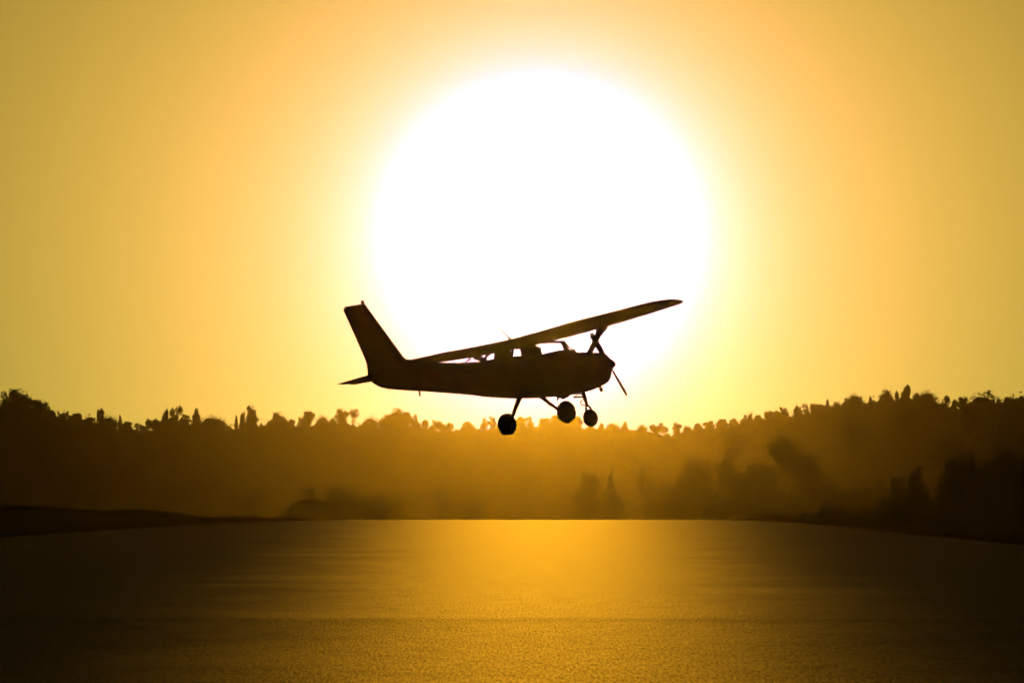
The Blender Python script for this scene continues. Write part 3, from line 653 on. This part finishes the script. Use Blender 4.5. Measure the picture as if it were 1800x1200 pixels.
MID = [
 # px, ytop, width, crown height, kind, distance, label
 (1378, 766, 66, 66, 'round', 560, 'large cauliflower-shaped tree halfway up the right slope, veiled by haze', 'pine_tree'),
 (1412, 796, 60, 84, 'round', 540, 'broad dark crown below the cauliflower-shaped tree', 'pine_tree'),
 (1338, 812, 56, 80, 'round', 560, 'faint bushy crown left of the broad dark one below the cauliflower shape', 'pine_tree'),
 (1222, 804, 70, 80, 'dome', 560, 'tall flat-topped tree mass left of the faint rounded trees on the right slope', 'pine_tree'),
 (1195, 832, 40, 74, 'ragged', 540, 'left flank tree of the flat-topped mass, sloping to the ground', 'pine_tree'),
 (1274, 803, 40, 60, 'round', 640, 'faint rounded tree behind the flat-topped mass', 'pine_tree'),
 (1297, 828, 50, 60, 'round', 530, 'low round tree between the flat-topped mass and the cauliflower shape', 'pine_tree'),
 (1240, 852, 44, 50, 'scrubby', 470, 'dark bush-like tree in front of the flat-topped mass', 'pine_tree'),
 (1320, 868, 90, 40, 'dome', 450, 'low dark spreading tree at the field edge below the round ones', 'pine_tree'),
 (1031, 823, 50, 90, 'tall', 600, 'tall rounded tree standing in golden haze at the field edge below the nose wheel', 'pine_tree'),
 (1073, 832, 30, 80, 'cone', 620, 'narrow tapering tree right of the tall rounded one in the haze', 'cypress_tree'),
 (1086, 866, 26, 46, 'scrubby', 560, 'small dark tree at the foot of the narrow tapering one', 'pine_tree'),
 (1127, 811, 16, 44, 'lean', 640, 'thin dead-topped tree rising from the haze in the middle distance', 'cypress_tree'),
 (1142, 836, 26, 70, 'cone', 640, 'sloping tree at the foot of the thin dead-topped one', 'cypress_tree'),
 (1168, 840, 26, 66, 'tall', 650, 'faint tree between the thin dead-topped one and the right slope', 'pine_tree'),
 (1547, 834, 15, 44, 'cypress', 500, 'small dark cypress left of the black tree group on the right', 'cypress_tree'),
 (1582, 836, 36, 70, 'tall', 440, 'left end of the black tree group on the right', 'pine_tree'),
 (1602, 826, 30, 70, 'ragged', 440, 'rounded member of the black tree group on the right', 'pine_tree'),
 (1617, 818, 40, 80, 'ragged', 430, 'pointed black tree left of the big slanting one', 'cypress_tree'),
 (1678, 800, 70, 90, 'dome', 420, 'lower left half of the big slanting black tree', 'pine_tree'),
 (1697, 793, 42, 96, 'tall', 420, 'crest of the big slanting black tree on the right', 'pine_tree'),
 (1765, 782, 50, 100, 'tall', 430, 'black tree near the right edge of the photo, below the huge pine', 'pine_tree'),
 (1735, 806, 60, 90, 'dome', 440, 'black crown between the slanting tree and the right edge', 'pine_tree'),
 (1800, 792, 50, 90, 'dome', 430, 'black crown cut by the right edge of the photo', 'pine_tree'),
 (551, 841, 15, 60, 'cone', 520, 'pointed top of the dark thicket below the tail', 'cypress_tree'),
 (548, 856, 50, 50, 'ragged', 510, 'stepped left flank of the dark thicket below the tail', 'pine_tree'),
 (522, 880, 44, 30, 'scrubby', 500, 'low left end of the dark thicket below the tail', 'pine_tree'),
 (598, 851, 62, 60, 'dome', 520, 'broad rounded crown of the dark thicket below the tail', 'pine_tree'),
 (660, 868, 60, 44, 'dome', 560, 'faint low crown right of the dark thicket', 'pine_tree'),
 (700, 862, 34, 50, 'tall', 620, 'faint tree in the haze left of the pair at the middle of the field edge', 'pine_tree'),
 (778, 857, 26, 54, 'round', 640, 'hazy rounded tree, left of a pair at the middle of the field edge', 'pine_tree'),
 (828, 872, 34, 40, 'dome', 640, 'hazy low tree, right of a pair at the middle of the field edge', 'pine_tree'),
 (445, 856, 36, 36, 'scrubby', 560, 'faint bush-shaped tree left of the dark thicket', 'pine_tree'),
 (1662, 772, 60, 40, 'dome', 520, 'faint crown on the right slope above the slanting black tree', 'pine_tree'),
 (1590, 716, 60, 40, 'dome', 700, 'dark crown on the right slope just below the tall cone-shaped tree', 'pine_tree'),
 (1703, 715, 30, 40, 'round', 560, 'dark crown just below the narrow notch on the right', 'pine_tree'),
 (1500, 735, 50, 40, 'dome', 700, 'dim crown on the right slope below the peaked dome', 'pine_tree'),
 (1290, 750, 40, 60, 'dome', 1000, 'dim small crown on the slope under the right ridge', 'pine_tree'),
 (1182, 868, 50, 50, 'scrubby', 500, 'low bush-like tree at the left foot of the flat-topped mass', 'pine_tree'),
 (1262, 862, 60, 60, 'dome', 500, 'low rounded tree at the field edge under the flat-topped mass', 'pine_tree'),
 (1352, 852, 70, 70, 'dome', 500, 'wide low tree at the field edge under the cauliflower-shaped tree', 'pine_tree'),
 (1412, 858, 74, 64, 'dome', 490, 'wide low tree at the foot of the broad dark crown', 'pine_tree'),
 (1462, 846, 64, 80, 'dome', 480, 'dim rounded tree in the dip between the broad dark crown and the small cypress', 'pine_tree'),
 (1512, 852, 66, 80, 'scrubby', 470, 'dim bushy tree just left of the small dark cypress', 'pine_tree'),
 (1558, 858, 50, 70, 'scrubby', 460, 'low dark tree at the foot of the small dark cypress', 'pine_tree'),
 (640, 880, 90, 40, 'scrubby', 540, 'long low bush at the right foot of the dark thicket', 'pine_tree'),
]
for (px, yt, w, h, k, D, lab, nm) in MID:
    D *= 1.02 if px > 1570 and yt > 780 else (1.85 if px > 1250 else (1.7 if 500 < px < 690 else 2.3)); h *= 1.0 if 1250 < px < 1450 else 1.3
    tree(px, yt, w, h, k, D, lab, 'trees on the slopes and along the field edge', nm)

# the wood that covers the hills: nobody could count it
def crowns_merged(name, pts, lo, hi, leaves, size, g, m, zoff=0):
    VV, TT, off = [], [], 0
    for (x, y, z, w, h) in pts:
        k = leaves; d = g.normal(size=(k, 3)); d[:, 2] = np.abs(d[:, 2]) * .9 + .02; d /= np.linalg.norm(d, axis=1)[:, None]
        f = 1 + .2 * np.sin(d[:, 0] * 5 + x) * np.sin(d[:, 1] * 5 + y)
        P = d * (f * g.uniform(.75, 1.05, k))[:, None] * np.array([w / 2, w / 2, h * .55]) + np.array([x, y, z + h * .45])
        L = leaf_tris(P, d, size, g); q = np.arange(len(L)).reshape(-1, 4) + off
        VV.append(L); TT.append(q[:, [0, 1, 2]]); TT.append(q[:, [0, 2, 3]]); off += len(L)
        # lumpy core of the crown, down to the ground
        n = 7; a = np.arange(n) * 2 * math.pi / n + g.uniform(0, 1)
        rg = [(.30, -.05), (.42, .35), (.44, .6), (.30, .86)]
        C = np.concatenate([np.stack([x + w * r_ * np.cos(a) * g.uniform(.85, 1.1, n), y + w * r_ * np.sin(a), np.full(n, z + h * zz)], 1) for r_, zz in rg] + [[[x, y, z + h * .95]]])
        T = []
        for i in range(3):
            for j in range(n):
                j2 = (j + 1) % n; T += [(i * n + j, i * n + j2, (i + 1) * n + j2), (i * n + j, (i + 1) * n + j2, (i + 1) * n + j)]
        T += [(3 * n + j, 3 * n + (j + 1) % n, 4 * n) for j in range(n)]
        VV.append(C); TT.append(np.array(T) + off); off += len(C)
    me = big_mesh(name, np.vstack(VV), np.concatenate(TT)); o = link(name, me, M[m]); o['kind'] = 'stuff'; return o
def woodland():
    g = np.random.default_rng(11); pts = []
    # rows of crowns from the foot of the hills to behind the ridge, spacing about 5 m
    n = 0
    while n < 11000:
        th = R(g.uniform(-17, 17)); d = math.sqrt(g.uniform(800 ** 2, 3200 ** 2)); x, y = d * math.sin(th), d * math.cos(th)
        a = 900 + FPX * x / y; D = float(interp(a, RIDGE_D))
        if d > D * 1.10 or d < D * .83: continue
        w = g.uniform(6, 12) * d / 1300; h = g.uniform(5.0, UNDER + 1) if d > D * .9 else g.uniform(5.0, 11)
        # never taller than the canopy line the ridge trees stand above
        zg = float(ground_z(x, y)); lim = CAM_H + (HZ - float(interp(a, CANOPY))) / FPX * d - zg
        h = min(h, lim * g.uniform(.90, 1.0)); n += 1
        if h < 2: continue
        pts.append((x, y, zg, w, h))
    crowns_merged('woodland', pts, 0, 0, 52, .75, g, 'leaf')
    # a dense fringe exactly on the ridge line
    pts = []
    for a in np.arange(-1400, 3400, 3.2):
        D = float(interp(a, RIDGE_D)) * g.uniform(.985, 1.0); x = (a - 900) / FPX * D; zg = float(ground_z(x, D))
        top = CAM_H + (HZ - float(interp(a, CANOPY)) + g.normal(0, 2.6)) / FPX * D
        if top - zg < .8: continue
        pts.append((x, D, zg, g.uniform(9, 20) / FPX * D, top - zg))
    crowns_merged('ridge_woodland', pts, 0, 0, 70, .40, g, 'leaf')
    # low scrub along the edge of the airfield
    pts = []
    for _ in range(2200):
        a = g.uniform(-900, 2700)
        if 600 < a < 1290: continue
        D = float(interp(a, [(-900, 380), (0, 385), (480, 430), (600, 470), (1250, 480), (1500, 385), (2700, 330)])) + abs(g.normal(0, 14))
        x = (a - 900) / FPX * D; zg = float(ground_z(x, D)); hh = float(interp(a, [(-900, 1.2), (0, .5), (130, .6), (250, 1.1), (380, 1.0), (500, .9), (600, .8), (1250, .8), (1400, 1.3), (1500, 2.2), (2700, 3)])) * (.75 + .25 * math.sin(a * .047) * math.sin(a * .019 + 1) + .25 * math.sin(a * .13))
        pts.append((x, D, zg - .1, g.uniform(1.4, 3.4), hh * g.uniform(.5, 1.1)))
    crowns_merged('scrub', pts, 0, 0, 40, .16, g, 'scrub')
woodland()


# ------------------------------------------------------------------ the haze
def haze():
    bm = bmesh.new(); bmesh.ops.create_cube(bm, size=1)
    me = bpy.data.meshes.new('haze'); bm.to_mesh(me); bm.free()
    o = link('haze', me, None); x0, x1, y0, y1, z0, z1 = -4200, 4200, -4200, 4200, -20.0, HAZE['top']
    o.scale = (x1 - x0, y1 - y0, z1 - z0); o.location = ((x0 + x1) / 2, (y0 + y1) / 2, (z0 + z1) / 2)
    o['kind'] = 'stuff'; o.display_type = 'WIRE'
    m = bpy.data.materials.new('haze'); m.use_nodes = True; t = m.node_tree; t.nodes.clear()
    out = N(t, 'ShaderNodeOutputMaterial'); v = N(t, 'ShaderNodeVolumePrincipled')
    v.inputs['Color'].default_value = (1.0, 0.92, 0.68, 1); v.inputs['Density'].default_value = HAZE['dens']; v.inputs['Anisotropy'].default_value = HAZE['g']
    t.links.new(v.outputs[0], out.inputs['Volume']); me.materials.append(m)
HAZE = dict(dens=0.0000066, g=0.978, top=84.0)
haze()
